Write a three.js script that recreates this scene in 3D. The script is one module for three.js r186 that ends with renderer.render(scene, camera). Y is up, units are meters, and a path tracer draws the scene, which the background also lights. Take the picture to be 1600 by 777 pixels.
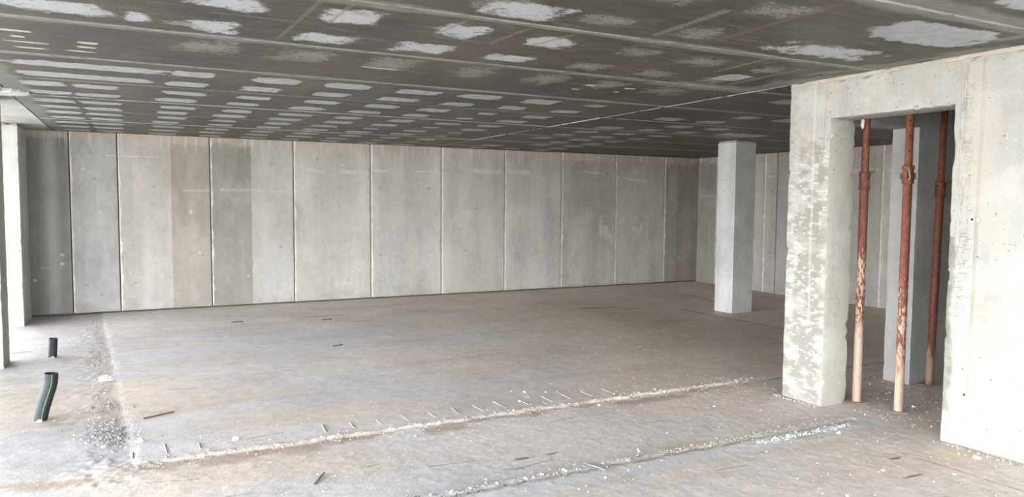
import * as THREE from 'three';
import { RoundedBoxGeometry } from 'three/addons/geometries/RoundedBoxGeometry.js';
import { mergeGeometries, mergeVertices, toCreasedNormals } from 'three/addons/utils/BufferGeometryUtils.js';
import { Brush, Evaluator, SUBTRACTION } from 'three-bvh-csg';

// ---------------------------------------------------------------- camera, sky, sun, exposure
const scene = new THREE.Scene();
const camera = new THREE.PerspectiveCamera(37.47, 1600 / 777, 0.05, 400);
camera.position.set(0, 1.57, 0);
camera.rotation.order = 'YXZ';
camera.rotation.set(-0.0638, -0.478, 0.0071);
scene.add(camera);

const renderer = new THREE.WebGLRenderer({ antialias: true });
renderer.toneMapping = THREE.LinearToneMapping;
renderer.toneMappingExposure = 3.2;
renderer.shadowMap.enabled = true;

const SKY_POWER = 7.6, SUN_POWER = 7.5;
const SUN_AZ = Math.atan2(7, -12);
{ // bright hazy sky: pale near the horizon, bluer overhead
  const w = 64, h = 32, d = new Float32Array(w * h * 4);
  for (let j = 0; j < h; j++) for (let i = 0; i < w; i++) {
    const e = ((j + 0.5) / h - 0.5) * Math.PI, t = Math.max(0, Math.sin(e)), o = (j * w + i) * 4;
    const q = Math.pow(t, 0.7), c = e < 0 ? [0.4, 0.39, 0.37] : [0.98 - 0.72 * q, 1.0 - 0.65 * q, 1.04 - 0.54 * q];
    const az = ((i + 0.5) / w - 0.5) * Math.PI * 2, k = SKY_POWER * (1 + (e < 0 ? 0 : 0.2) * Math.cos(az - SUN_AZ) * Math.cos(e)); // haze is brighter on the sun's side
    d[o] = c[0] * k; d[o + 1] = c[1] * k; d[o + 2] = c[2] * k; d[o + 3] = 1;
  }
  const t = new THREE.DataTexture(d, w, h, THREE.RGBAFormat, THREE.FloatType);
  t.mapping = THREE.EquirectangularReflectionMapping; t.magFilter = THREE.LinearFilter; t.needsUpdate = true;
  scene.background = t; scene.environment = t;
}
const sun = new THREE.DirectionalLight(new THREE.Color(1.0, 0.96, 0.90), SUN_POWER);
sun.position.set(-12, 17, 7 - 4); sun.target.position.set(0, 0, -4);
sun.castShadow = true; sun.shadow.mapSize.set(2048, 2048);
Object.assign(sun.shadow.camera, { left: -24, right: 24, top: 24, bottom: -24, near: 1, far: 60 });
scene.add(sun, sun.target);

// ---------------------------------------------------------------- noise and small helpers
const clamp = (x, a = 0, b = 1) => Math.min(b, Math.max(a, x));
const ss = (a, b, x) => { const t = clamp((x - a) / (b - a)); return t * t * (3 - 2 * t); };
const lerp = (a, b, t) => a + (b - a) * t;
function hash(i, j, s = 0) { let h = (i * 374761393 + j * 668265263 + s * 982451653) | 0; h = Math.imul(h ^ (h >>> 13), 1274126177); h = Math.imul(h ^ (h >>> 16), 2246822519); return ((h ^ (h >>> 15)) >>> 0) / 4294967296; }
function vn(x, y, s = 0) {
  const i = Math.floor(x), j = Math.floor(y), u0 = x - i, v0 = y - j, u = u0 * u0 * (3 - 2 * u0), v = v0 * v0 * (3 - 2 * v0);
  const a = hash(i, j, s), b = hash(i + 1, j, s), c = hash(i, j + 1, s), d = hash(i + 1, j + 1, s);
  return a + (b - a) * u + (c - a) * v + (a - b - c + d) * u * v;
}
function fbm(x, y, o = 4, s = 0) { let f = 0, a = 0.5, t = 0; for (let k = 0; k < o; k++) { f += a * vn(x, y, s + k * 17); t += a; a *= 0.55; x = x * 2.03 + 11.3; y = y * 2.03 + 5.7; } return f / t; }
function rng(seed) { let a = seed | 0; return () => { a = (a + 0x6d2b79f5) | 0; let t = Math.imul(a ^ (a >>> 15), 1 | a); t = (t + Math.imul(t ^ (t >>> 7), 61 | t)) ^ t; return ((t ^ (t >>> 14)) >>> 0) / 4294967296; }; }

// A picture of a surface in metres: x0..x1 across, y0..y1 up, colours as sRGB 0..255.
class Sheet {
  constructor(w, h, x0, x1, y0, y1) { Object.assign(this, { w, h, x0, x1, y0, y1 }); this.d = new Float32Array(w * h * 3); }
  fill(fn) {
    const { w, h, d } = this, o = [0, 0, 0];
    for (let j = 0; j < h; j++) { const y = this.y0 + (j + 0.5) / h * (this.y1 - this.y0); for (let i = 0; i < w; i++) { fn(this.x0 + (i + 0.5) / w * (this.x1 - this.x0), y, o); const k = (j * w + i) * 3; d[k] = o[0]; d[k + 1] = o[1]; d[k + 2] = o[2]; } }
    return this;
  }
  stamp(xa, xb, ya, yb, col, fn) { // fn(x, y) gives how much of col covers
    const { w, h, d } = this, X = (i) => this.x0 + (i + 0.5) / w * (this.x1 - this.x0), Y = (j) => this.y0 + (j + 0.5) / h * (this.y1 - this.y0);
    const i0 = Math.max(0, Math.floor((xa - this.x0) / (this.x1 - this.x0) * w)), i1 = Math.min(w - 1, Math.ceil((xb - this.x0) / (this.x1 - this.x0) * w));
    const j0 = Math.max(0, Math.floor((ya - this.y0) / (this.y1 - this.y0) * h)), j1 = Math.min(h - 1, Math.ceil((yb - this.y0) / (this.y1 - this.y0) * h));
    for (let j = j0; j <= j1; j++) for (let i = i0; i <= i1; i++) {
      const a = clamp(fn(X(i), Y(j))); if (a <= 0) continue;
      const k = (j * w + i) * 3; for (let c = 0; c < 3; c++) d[k + c] += (col[c] - d[k + c]) * a;
    }
    return this;
  }
  line(xa, ya, xb, yb, width, col, strength = 1, seed = 0) {
    const L = Math.hypot(xb - xa, yb - ya), ux = (xb - xa) / L, uy = (yb - ya) / L, m = width * 2;
    return this.stamp(Math.min(xa, xb) - m, Math.max(xa, xb) + m, Math.min(ya, yb) - m, Math.max(ya, yb) + m, col, (x, y) => {
      const t = (x - xa) * ux + (y - ya) * uy, q = Math.abs((x - xa) * uy - (y - ya) * ux); if (t < 0 || t > L) return 0;
      const hw = width * (0.25 + 0.5 * fbm(t * 30, seed, 2, seed)); return strength * (1 - ss(hw * 0.7, hw * 1.2, q));
    });
  }
  texture(repeat = false) {
    const b = new Uint8Array(this.w * this.h * 4); for (let i = 0, n = this.w * this.h; i < n; i++) { b[i * 4] = clamp(this.d[i * 3], 0, 255); b[i * 4 + 1] = clamp(this.d[i * 3 + 1], 0, 255); b[i * 4 + 2] = clamp(this.d[i * 3 + 2], 0, 255); b[i * 4 + 3] = 255; }
    const t = new THREE.DataTexture(b, this.w, this.h, THREE.RGBAFormat); t.colorSpace = THREE.SRGBColorSpace; t.magFilter = THREE.LinearFilter; t.minFilter = THREE.LinearMipmapLinearFilter; t.generateMipmaps = true;
    if (repeat) t.wrapS = t.wrapT = THREE.RepeatWrapping; t.needsUpdate = true; this.d = null; return t;
  }
  uv(x, y) { return [(x - this.x0) / (this.x1 - this.x0), (y - this.y0) / (this.y1 - this.y0)]; }
}
// concrete grain for bump, tiling
function grainTexture(n, seed, fn) {
  const b = new Uint8Array(n * n * 4);
  for (let j = 0; j < n; j++) for (let i = 0; i < n; i++) { const v = clamp(fn(i / n, j / n)) * 255, k = (j * n + i) * 4; b[k] = b[k + 1] = b[k + 2] = v; b[k + 3] = 255; }
  const t = new THREE.DataTexture(b, n, n, THREE.RGBAFormat); t.wrapS = t.wrapT = THREE.RepeatWrapping; t.magFilter = THREE.LinearFilter; t.needsUpdate = true; return t;
}
const tileNoise = (u, v, f, s) => { // value noise that wraps after f cells
  const x = u * f, y = v * f, i = Math.floor(x), j = Math.floor(y), a = x - i, c = y - j, p = a * a * (3 - 2 * a), q = c * c * (3 - 2 * c), H = (m, n) => hash(((m % f) + f) % f, ((n % f) + f) % f, s);
  return lerp(lerp(H(i, j), H(i + 1, j), p), lerp(H(i, j + 1), H(i + 1, j + 1), p), q);
};
const GRAIN = grainTexture(512, 1, (u, v) => 0.35 * tileNoise(u, v, 16, 3) + 0.35 * tileNoise(u, v, 64, 5) + 0.3 * tileNoise(u, v, 200, 8) - (tileNoise(u, v, 90, 12) > 0.93 ? 0.35 : 0));
const ROUGHGRAIN = grainTexture(512, 2, (u, v) => 0.25 * tileNoise(u, v, 12, 21) + 0.35 * tileNoise(u, v, 48, 22) + 0.4 * Math.pow(tileNoise(u, v, 110, 23), 2));
function grain(tex, repeatU, repeatV) { const t = tex.clone(); t.repeat.set(repeatU, repeatV); t.needsUpdate = true; return t; }

const names = {};
const numbered = (n) => { const k = names[n] = (names[n] ?? -1) + 1; return k ? `${n}_${String(k).padStart(3, '0')}` : n; };
function mesh(name, geometry, material, parent) {
  const m = new THREE.Mesh(geometry, material); m.castShadow = m.receiveShadow = true;
  if (parent) { const same = parent.children.filter((c) => c.name.replace(/_\d{3}$/, '') === name).length; m.name = same ? `${name}_${String(same).padStart(3, '0')}` : name; parent.add(m); } else { m.name = numbered(name); scene.add(m); }
  return m;
}
function group(name, x = 0, y = 0, z = 0) { const g = new THREE.Group(); g.name = numbered(name); g.position.set(x, y, z); scene.add(g); return g; }
const structure = (o) => { o.userData.kind = 'structure'; return o; };
function tag(o, label, category, grp) { o.userData.label = label; o.userData.category = category; if (grp) o.userData.group = grp; return o; }

// uv by the face's main axis: fn(axis, x, y, z) -> [u, v]
function mapUV(g, fn, ox = 0, oy = 0, oz = 0) {
  if (g.index) g = g.toNonIndexed();
  const p = g.attributes.position, n = g.attributes.normal, uv = new Float32Array(p.count * 2), a = new THREE.Vector3(), b = new THREE.Vector3(), c = new THREE.Vector3();
  for (let t = 0; t < p.count; t += 3) {
    a.fromBufferAttribute(p, t); b.fromBufferAttribute(p, t + 1); c.fromBufferAttribute(p, t + 2);
    const f = b.clone().sub(a).cross(c.clone().sub(a)), ax = Math.abs(f.x) > Math.abs(f.y) ? (Math.abs(f.x) > Math.abs(f.z) ? 0 : 2) : (Math.abs(f.y) > Math.abs(f.z) ? 1 : 2);
    [a, b, c].forEach((q, k) => { const r = fn(ax, q.x + ox, q.y + oy, q.z + oz); uv[(t + k) * 2] = r[0]; uv[(t + k) * 2 + 1] = r[1]; });
  }
  g.setAttribute('uv', new THREE.BufferAttribute(uv, 2)); return g;
}
const metres = (s) => (ax, x, y, z) => ax === 0 ? [z / s, y / s] : ax === 1 ? [x / s, z / s] : [x / s, y / s];
function ticks(a, b, step, extra = []) { // grid lines from a to b about step apart that pass through extra
  const stops = [a, ...extra.filter((e) => e > a && e < b).sort((p, q) => p - q), b], r = [a];
  for (let i = 1; i < stops.length; i++) { const n = Math.max(1, Math.round((stops[i] - stops[i - 1]) / step)); for (let k = 1; k <= n; k++) r.push(stops[i - 1] + (stops[i] - stops[i - 1]) * k / n); }
  return r;
}
// cast concrete: the surface of the solid cells of a grid, with worn, uneven arrises and a slightly wavy face
function castBlock(xs, ys, zs, solid, { erode = 0.012, wave = 0.002, seed = 1, uv = metres(2.4), freq = 9 } = {}) {
  const nx = xs.length - 1, ny = ys.length - 1, nz = zs.length - 1, S = (i, j, k) => i >= 0 && j >= 0 && k >= 0 && i < nx && j < ny && k < nz && solid((xs[i] + xs[i + 1]) / 2, (ys[j] + ys[j + 1]) / 2, (zs[k] + zs[k + 1]) / 2);
  const pos = [], flags = [], index = [], ids = new Map();
  const id = (i, j, k, bit) => { const key = (i * 4096 + j) * 4096 + k; let v = ids.get(key); if (v === undefined) { v = pos.length; ids.set(key, v); pos.push([xs[i], ys[j], zs[k]]); flags.push(0); } flags[v] |= 1 << bit; return v; };
  const quad = (bit, ...c) => { const v = c.map((q) => id(...q, bit)); index.push(v[0], v[1], v[2], v[0], v[2], v[3]); };
  for (let i = 0; i < nx; i++) for (let j = 0; j < ny; j++) for (let k = 0; k < nz; k++) {
    if (!S(i, j, k)) continue;
    if (!S(i - 1, j, k)) quad(0, [i, j, k], [i, j, k + 1], [i, j + 1, k + 1], [i, j + 1, k]);
    if (!S(i + 1, j, k)) quad(1, [i + 1, j, k], [i + 1, j + 1, k], [i + 1, j + 1, k + 1], [i + 1, j, k + 1]);
    if (!S(i, j - 1, k)) quad(2, [i, j, k], [i + 1, j, k], [i + 1, j, k + 1], [i, j, k + 1]);
    if (!S(i, j + 1, k)) quad(3, [i, j + 1, k], [i, j + 1, k + 1], [i + 1, j + 1, k + 1], [i + 1, j + 1, k]);
    if (!S(i, j, k - 1)) quad(4, [i, j, k], [i, j + 1, k], [i + 1, j + 1, k], [i + 1, j, k]);
    if (!S(i, j, k + 1)) quad(5, [i, j, k + 1], [i + 1, j, k + 1], [i + 1, j + 1, k + 1], [i, j + 1, k + 1]);
  }
  const N = [[-1, 0, 0], [1, 0, 0], [0, -1, 0], [0, 1, 0], [0, 0, -1], [0, 0, 1]], P = new Float32Array(pos.length * 3);
  pos.forEach((p, v) => {
    let n = [0, 0, 0], count = 0; for (let b = 0; b < 6; b++) if (flags[v] >> b & 1) { count++; for (let c = 0; c < 3; c++) n[c] += N[b][c]; }
    const s = p[0] * 1.3 + p[2] * 1.7, t = p[1] + p[0] * 0.31, w = fbm(s * freq, t * freq, 3, seed);
    const d = count > 1 ? -erode * (0.3 + 1.2 * Math.pow(fbm(s * freq * 1.5, t * freq * 1.5, 3, seed + 5), 2) * 0.9 + 2.2 * ss(0.6, 0.78, fbm(s * freq * 1.1 + 40, t * freq * 1.1, 3, seed + 9))) : (w - 0.5) * 2 * wave;
    for (let c = 0; c < 3; c++) P[v * 3 + c] = p[c] + n[c] * d;
  });
  const g = new THREE.BufferGeometry(); g.setAttribute('position', new THREE.BufferAttribute(P, 3)); g.setIndex(index); g.computeVertexNormals();
  return mapUV(toCreasedNormals(g, 0.6), uv);
}
function rock(r, seed, flat = 1, detail = 1) { // a broken lump
  const g = mergeVertices(new THREE.IcosahedronGeometry(r, detail).deleteAttribute('uv').deleteAttribute('normal')), p = g.attributes.position;
  for (let i = 0; i < p.count; i++) { const k = 0.62 + 0.7 * hash(i, seed, 77); p.setXYZ(i, p.getX(i) * k, p.getY(i) * k * flat, p.getZ(i) * k); }
  g.computeVertexNormals(); return toCreasedNormals(g, 0.5);
}

// ---------------------------------------------------------------- the place in metres
const CE = 2.565, BACK = -12.66, SIDE = 11.2, CORE = 4.947, LEFT = -1.0;
const fall = (x, z) => -0.0019 * x + 0.0134 * z - 0.05 * ss(5.6, 8.2, x) * ss(-12.5, -9.5, z) * ss(-4.6, -6.5, z); // the floor falls gently to the back
const OPEN = 5.0, E1 = -5.0, E2 = -3.7, VL = (z) => -0.02 + 0.055 * (z + 5.0); // edges between the pours

// ---------------------------------------------------------------- surfaces
const mat = (o) => new THREE.MeshStandardMaterial({ roughness: 0.92, ...o });

// floor
function floorColour(x, z, o) {
  const band = fbm(x * 0.55 + z * 0.12, z * 1.7 - x * 0.25, 4, 31), blot = fbm(x * 1.3, z * 1.3, 4, 32), fine = fbm(x * 14, z * 14, 3, 33), speck = vn(x * 70, z * 70, 34);
  const tan = clamp(ss(0.42, 0.66, band) * 0.6 + ss(2.6, 6.5, x + (blot - 0.5) * 4) * 0.55 + ss(-1.5, -4.2, -z + -0.2) * 0);
  let r = lerp(217, 217, tan), g = lerp(209, 201, tan), b = lerp(203, 182, tan);
  const cool = ss(0.35, 0.7, fbm(x * 0.5 + 3, z * 0.9, 3, 36)) * (1 - ss(0.5, 3.8, x + (blot - 0.5) * 3)); r -= 6 * cool; g -= 1 * cool; b += 6 * cool;
  let k = 0.93 + 0.14 * blot + (fine - 0.5) * 0.12 + (speck > 0.88 ? 0.07 : speck < 0.1 ? -0.08 : 0);
  { const L = ss(0.03, -0.03, x - VL(z) + 0.05 * (fbm(x * 9, z * 9, 3, 38) - 0.5)) * ss(E1 + 0.25, E1 - 0.25, z + 0.5 * (fbm(x * 3, z * 3, 3, 37) - 0.5)); k *= lerp(1, 0.84 + 0.1 * fbm(x * 9, z * 9, 3, 39), L); }
  const rust = ss(0.6, 0.78, fbm(x * 0.5 + z * 0.2, z * 2.4, 4, 45)); r = lerp(r, 196, rust * 0.32); g = lerp(g, 178, rust * 0.32); b = lerp(b, 162, rust * 0.32);
  o[0] = r * k; o[1] = g * k; o[2] = b * k;
}
function floorMarks(s) {
  const near = 0.13 * 1;
  s.stamp(0.9, 5.0, -3.72, -3.3, [208, 211, 213], (x, z) => { const c = -3.58 + 0.03 * fbm(x * 3, 1, 2, 3), e = near * (0.5 + fbm(x * 4, 2, 3, 4)); return 0.75 * ss(e, e * 0.4, Math.abs(z - c)) * ss(1.1, 1.9, x) * (0.4 + 0.6 * fbm(x * 25, z * 25, 3, 8)); });
  s.stamp(3.6, 4.75, -3.72, -3.45, [226, 228, 229], (x, z) => ss(0.45, 0.6, fbm(x * 22, z * 22, 3, 61)) * ss(0.1, 0.05, Math.abs(z + 3.585 - (x - 4.2) * 0.02)));
  s.stamp(-1.2, 5, -5.06, -4.7, [172, 150, 128], (x, z) => 0.7 * ss(0.42, 0.62, fbm(x * 3, z * 6, 3, 62)) * ss(0.16, 0.04, Math.abs(z + 4.9))); // rusty earth along the pour edge
  s.stamp(-1.2, 5, -5.4, -4.9, [206, 202, 195], (x, z) => 0.6 * ss(0.45, 0.62, fbm(x * 14, z * 14, 3, 63)) * ss(0.07, 0.01, Math.abs(z + 5.02)));
  for (const [x, z, w, d] of [[2.5, -10.9, 0.5, 0.05], [2.9, -10.2, 0.35, 0.05], [7.0, -8.25, 0.2, 0.04], [7.2, -9.7, 0.5, 0.06], [2.2, -4.05, 0.14, 0.04], [2.4, -4.05, 0.12, 0.03], [4.3, -2.95, 0.16, 0.03], [3.9, -2.4, 0.12, 0.04], [4.1, -2.7, 0.16, 0.03], [6.8, -10.0, 0.8, 0.1]]) s.stamp(x - w, x + w, z - d * 2, z + d * 2, [118, 102, 88], (X, Z) => 0.8 * ss(1, 0.5, Math.hypot((X - x) / w, (Z - z) / d) + fbm(X * 20, Z * 30, 2, 3) * 0.7)); // damp spots
  for (const [xa, za, xb, zb, w, c] of [[4.44, -3.0, 4.45, -1.8, 0.016, [120, 110, 98]], [8.05, -9.4, 7.95, -6.4, 0.07, [122, 108, 94]], [7.98, -9.0, 7.88, -6.6, 0.05, [214, 204, 190]], [9.35, -11.6, 9.1, -9.4, 0.07, [210, 198, 182]], [9.45, -11.0, 9.2, -9.4, 0.06, [126, 110, 95]], [6.3, -11.9, 7.4, -11.2, 0.04, [208, 198, 184]], [5.3, -9.2, 7.0, -8.9, 0.06, [210, 204, 196]], [5.3, -4.95, 6.3, -4.9, 0.04, [120, 110, 100]], [7.2, -7.2, 9.8, -7.0, 0.05, [206, 198, 186]]]) s.line(xa, za, xb, zb, w, c, 0.42, Math.round(xa * 40)); // cracks and skim edges
  for (let q = 0; q < 260; q++) { const x = -1.2 + 9.5 * hash(q, 1, 9), z = -11.8 + 9.6 * hash(q, 2, 9), L = 0.05 + 0.3 * hash(q, 3, 9), t = (hash(q, 4, 9) - 0.5) * 0.5; s.line(x, z, x + L, z + L * t, 0.008 + 0.014 * hash(q, 5, 9), hash(q, 6, 9) < 0.55 ? [232, 226, 218] : [150, 138, 126], 0.55, q); } // trowel marks and scuffs
  return s;
}
const FLOOR_FAR = floorMarks(new Sheet(1536, 1536, -1.8, 11.4, -12.8, -4.4).fill(floorColour)), FLOOR_NEAR = floorMarks(new Sheet(2048, 2048, -1.8, 5.6, -5.6, -1.6).fill(floorColour));
const floorFar = mat({ map: FLOOR_FAR.texture(), bumpMap: grain(ROUGHGRAIN, 22, 14), bumpScale: 0.0012, roughness: 0.6 });
const floorNear = mat({ map: FLOOR_NEAR.texture(), bumpMap: grain(ROUGHGRAIN, 16, 9), bumpScale: 0.0014, roughness: 0.66 });

// ceiling
const ROW0 = -4.867, ROW = 1.2007, rowZ = (k) => ROW0 - ROW * k - (k === -2 ? -0.045 : 0);
function ceilingColour(x, z, o) {
  const a = fbm(x * 1.1, z * 1.1, 4, 51), f = fbm(x * 9, z * 26, 3, 52), q = (-z + ROW0) / ROW, m = vn(x * 3.1, Math.floor(q) * 7 + 0.5, 53);
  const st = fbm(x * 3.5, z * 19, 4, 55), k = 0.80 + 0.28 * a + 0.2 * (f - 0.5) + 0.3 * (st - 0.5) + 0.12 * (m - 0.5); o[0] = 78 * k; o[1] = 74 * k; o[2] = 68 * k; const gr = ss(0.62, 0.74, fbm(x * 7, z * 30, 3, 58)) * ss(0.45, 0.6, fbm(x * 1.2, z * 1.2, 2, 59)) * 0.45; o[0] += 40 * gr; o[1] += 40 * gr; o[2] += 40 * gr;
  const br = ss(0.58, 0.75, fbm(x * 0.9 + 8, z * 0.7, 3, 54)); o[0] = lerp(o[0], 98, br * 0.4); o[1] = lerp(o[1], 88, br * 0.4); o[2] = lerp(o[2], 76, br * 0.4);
}
// pale dried patches: clean = sharp outline, scratchy = broken up by streaks
function patch(s, x0, x1, z, d, how, seed) {
  const cx = (x0 + x1) / 2, hw = (x1 - x0) / 2, col = how === 'faint' ? [150, 147, 140] : how === 'streak' ? [205, 203, 196] : [176, 180, 184];
  s.stamp(x0 - 0.1, x1 + 0.1, z - d * 1.5, z + d * 1.5, col, (X, Z) => {
    const u = Math.abs(X - cx) / hw, v = Math.abs(Z - z) / d, wob = (fbm(X * 11, Z * 11, 3, seed) - 0.5) * (how === 'clean' ? 0.5 : 0.9);
    const r = Math.pow(Math.pow(u, 4) + Math.pow(v, 4), 1 / 4) + wob; let a = ss(1.06, how === 'clean' ? 0.93 : 0.7, r);
    const sc = 0.55 * fbm(X * 28, Z * 120, 3, seed + 3) + 0.45 * fbm(X * 90, Z * 240, 2, seed + 4) + 0.3 * (1 - r) ;
    if (how === 'clean') a *= 0.8 + 0.3 * (fbm(X * 20, Z * 20, 3, seed + 9) - 0.2);
    if (how === 'scratchy') a *= ss(0.42, 0.54, sc); if (how === 'faint') a *= 0.75 * ss(0.5, 0.68, sc); if (how === 'streak') a *= 0.9;
    return a;
  });
}
function ceilingMarks(s) {
  for (let k = -4; k <= 6; k++) for (const half of [0, 1]) {
    const z = ROW0 - ROW * (k + (half ? 0.77 : 0.29));
    for (let n = -2; n < 11; n++) {
      const r = (q) => hash(n + 20, k * 2 + half + 40, q), right = n > 7;
      if (n === 7) continue;
      let x = right ? 5.73 + (n - 8) * 0.66 : 0.455 + n * 0.632, w = 0.175 + (r(1) - 0.5) * 0.05, d = 0.138 + (r(2) - 0.5) * 0.04, how = 'clean';
      x += (r(3) - 0.5) * 0.05 - (half ? 0.015 : 0);
      if (n < 0 && !right) { if (k === 1) continue; x = n === -1 ? -0.26 : -0.68; w = 0.185; if (k < 1) continue; }
      if (k <= -1) { how = n <= 3 && k === -1 ? 'scratchy' : 'faint'; w *= 1.05; } if (k === 0) { how = 'faint'; w *= 1.25; d *= 1.7; if (half) continue; }
      if (k <= -2 && n > 4 && !right) continue; if (right && k < 0) continue; if (right && k >= 0 && how === 'faint') { how = 'clean'; d *= 0.6; w *= 0.7; }
      if (!right && n >= 4 && k >= 1 && r(5) < 0.3) { w *= 0.6; d *= 0.6; }
      if (right && r(6) < 0.25) continue;
      patch(s, x - w, x + w, z + (r(4) - 0.5) * 0.04, d * (how === 'clean' ? 1 : 1.1), how, 100 + n * 13 + k * 7 + half);
    }
  }
  // long runs, streaks and broad patches that break the rhythm
  patch(s, -0.78, 0.29, -6.45, 0.13, 'clean', 7); patch(s, -0.79, 0.2, -7.0, 0.13, 'clean', 8);
  patch(s, -0.62, -0.04, -4.53, 0.15, 'scratchy', 9); patch(s, -0.02, 0.12, -4.57, 0.12, 'scratchy', 10); patch(s, 0.16, 0.38, -4.62, 0.07, 'faint', 11);
  for (const [a, b, z, d] of [[-0.7, -0.51, -5.29, 0.025], [-0.64, -0.55, -5.47, 0.03], [-0.68, -0.42, -5.64, 0.02], [-0.3, -0.17, -5.48, 0.04], [-0.29, -0.18, -5.64, 0.03], [-0.68, -0.47, -5.84, 0.03], [-0.4, -0.19, -5.81, 0.025], [1.5, 1.9, -5.42, 0.02], [3.44, 3.54, -5.31, 0.03], [3.44, 3.54, -5.55, 0.035], [3.82, 3.94, -5.29, 0.03], [3.86, 3.93, -5.5, 0.03]]) patch(s, a, b, z, d, 'streak', Math.round(a * 50 - z * 9));
  patch(s, 3.62, 4.5, -3.36, 0.17, 'scratchy', 21); patch(s, 3.74, 4.62, -2.75, 0.2, 'clean', 22); patch(s, 3.55, 4.2, -2.15, 0.1, 'scratchy', 23); patch(s, 1.62, 2.1, -3.42, 0.17, 'scratchy', 24); patch(s, 4.1, 4.38, -4.42, 0.13, 'clean', 25); patch(s, 7.55, 8.4, -8.1, 0.2, 'clean', 26);
  // old outlines of formwork boards, drawn as paler or browner strips
  for (const [a, b, c, d, w, col] of [[0.4, -4.25, 0.82, -4.25, 0.03, [134, 128, 116]], [0.86, -3.75, 0.82, -4.8, 0.03, [130, 124, 114]], [1.02, -3.72, 1.0, -4.2, 0.03, [128, 122, 112]], [1.66, -3.75, 1.63, -4.2, 0.03, [136, 131, 122]], [1.66, -4.22, 2.05, -4.22, 0.03, [136, 131, 122]], [2.05, -3.75, 2.02, -4.22, 0.03, [136, 131, 122]], [2.36, -3.75, 2.28, -4.15, 0.04, [140, 134, 122]], [2.3, -4.16, 2.62, -4.16, 0.03, [136, 131, 122]], [3.15, -2.55, 3.2, -3.5, 0.05, [118, 100, 76]], [3.9, -3.7, 3.95, -4.3, 0.05, [145, 142, 136]], [4.42, -3.9, 4.46, -4.7, 0.06, [142, 140, 134]], [2.75, -2.9, 2.78, -3.55, 0.06, [145, 142, 136]], [2.4, -6.12, 2.45, -6.9, 0.03, [118, 108, 98]], [3.05, -4.9, 3.12, -5.6, 0.04, [122, 112, 104]]]) s.line(a, b, c, d, w, col, 0.5, Math.round(a * 31));
  // smears of mortar either side of the joints
  for (let k = -3; k <= 6; k++) { const z = rowZ(k); s.stamp(-2, 12, z - 0.2, z + 0.2, [134, 133, 128], (x, Z) => { const e = (k < 2 ? 0.05 : 0.03) + 0.07 * Math.pow(fbm(x * 1.7, k * 9, 3, 71), 2) * (k < 2 ? 1.6 : 0.8); return 0.85 * ss(e, e * 0.45, Math.abs(Z - z + 0.012)) * (0.55 + 0.6 * fbm(x * 12, Z * 40, 3, 72)); }); }
  s.stamp(3.2, 4.947, -5.1, -4.7, [128, 126, 119], (x, z) => 0.9 * ss(0.02, 0.1, x - 3.55 - 0.5 * fbm(z * 9, 3, 2, 3)) * ss(0.17, 0.1, Math.abs(z + 4.87)));
  s.stamp(4.4, 4.95, -4.9, -1.6, [124, 123, 117], (x, z) => 0.85 * ss(0.45, 0.6, fbm(x * 6, z * 3, 3, 77) + (x - 4.72)));
  s.stamp(-1.1, -0.6, -13, -4.4, [122, 124, 122], (x, z) => 0.8 * ss(0.0, -0.1, x + 0.85 - 0.12 * fbm(z * 4, 1, 3, 5)));
  return s;
}
const CEIL = ceilingMarks(new Sheet(2048, 2048, -1.1, 4.96, -12.7, -1.9).fill(ceilingColour)), CEIL_RIGHT = ceilingMarks(new Sheet(1024, 1024, 4.9, 11.4, -12.7, -4.2).fill(ceilingColour));
const ceilMat = mat({ map: CEIL.texture(), bumpMap: grain(GRAIN, 6, 10), bumpScale: 0.002, roughness: 0.55 }), ceilRightMat = mat({ map: CEIL_RIGHT.texture(), bumpMap: grain(GRAIN, 6, 8), bumpScale: 0.002, roughness: 0.55 });

// back wall: precast panels
const JOINTS = [-1.5, -0.81, -0.182, 1.119, 2.42, 3.747, 5.085, 6.391, 7.669, 8.99, 10.29, SIDE + 0.02];
const TONES = [[150, 149, 146], [178, 177, 174], [190, 185, 177], [172, 167, 157], [187, 184, 175], [188, 185, 177], [184, 180, 171], [189, 185, 177], [178, 172, 164], [180, 174, 166], [148, 140, 128]];
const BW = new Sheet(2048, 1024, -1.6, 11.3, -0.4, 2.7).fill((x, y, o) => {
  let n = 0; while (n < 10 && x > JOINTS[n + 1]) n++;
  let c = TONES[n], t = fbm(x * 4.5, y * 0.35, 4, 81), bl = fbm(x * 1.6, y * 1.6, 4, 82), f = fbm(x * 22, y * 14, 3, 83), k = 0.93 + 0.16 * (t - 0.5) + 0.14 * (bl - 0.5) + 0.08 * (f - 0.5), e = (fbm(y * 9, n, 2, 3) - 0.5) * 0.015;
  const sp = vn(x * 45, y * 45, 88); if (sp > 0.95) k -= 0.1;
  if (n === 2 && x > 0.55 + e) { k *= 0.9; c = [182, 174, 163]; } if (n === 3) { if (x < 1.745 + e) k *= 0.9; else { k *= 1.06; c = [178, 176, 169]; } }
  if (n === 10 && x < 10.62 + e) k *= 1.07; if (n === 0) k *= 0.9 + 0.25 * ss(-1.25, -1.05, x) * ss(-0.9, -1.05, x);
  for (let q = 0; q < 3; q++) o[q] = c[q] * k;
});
const rw = rng(5);
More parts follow.
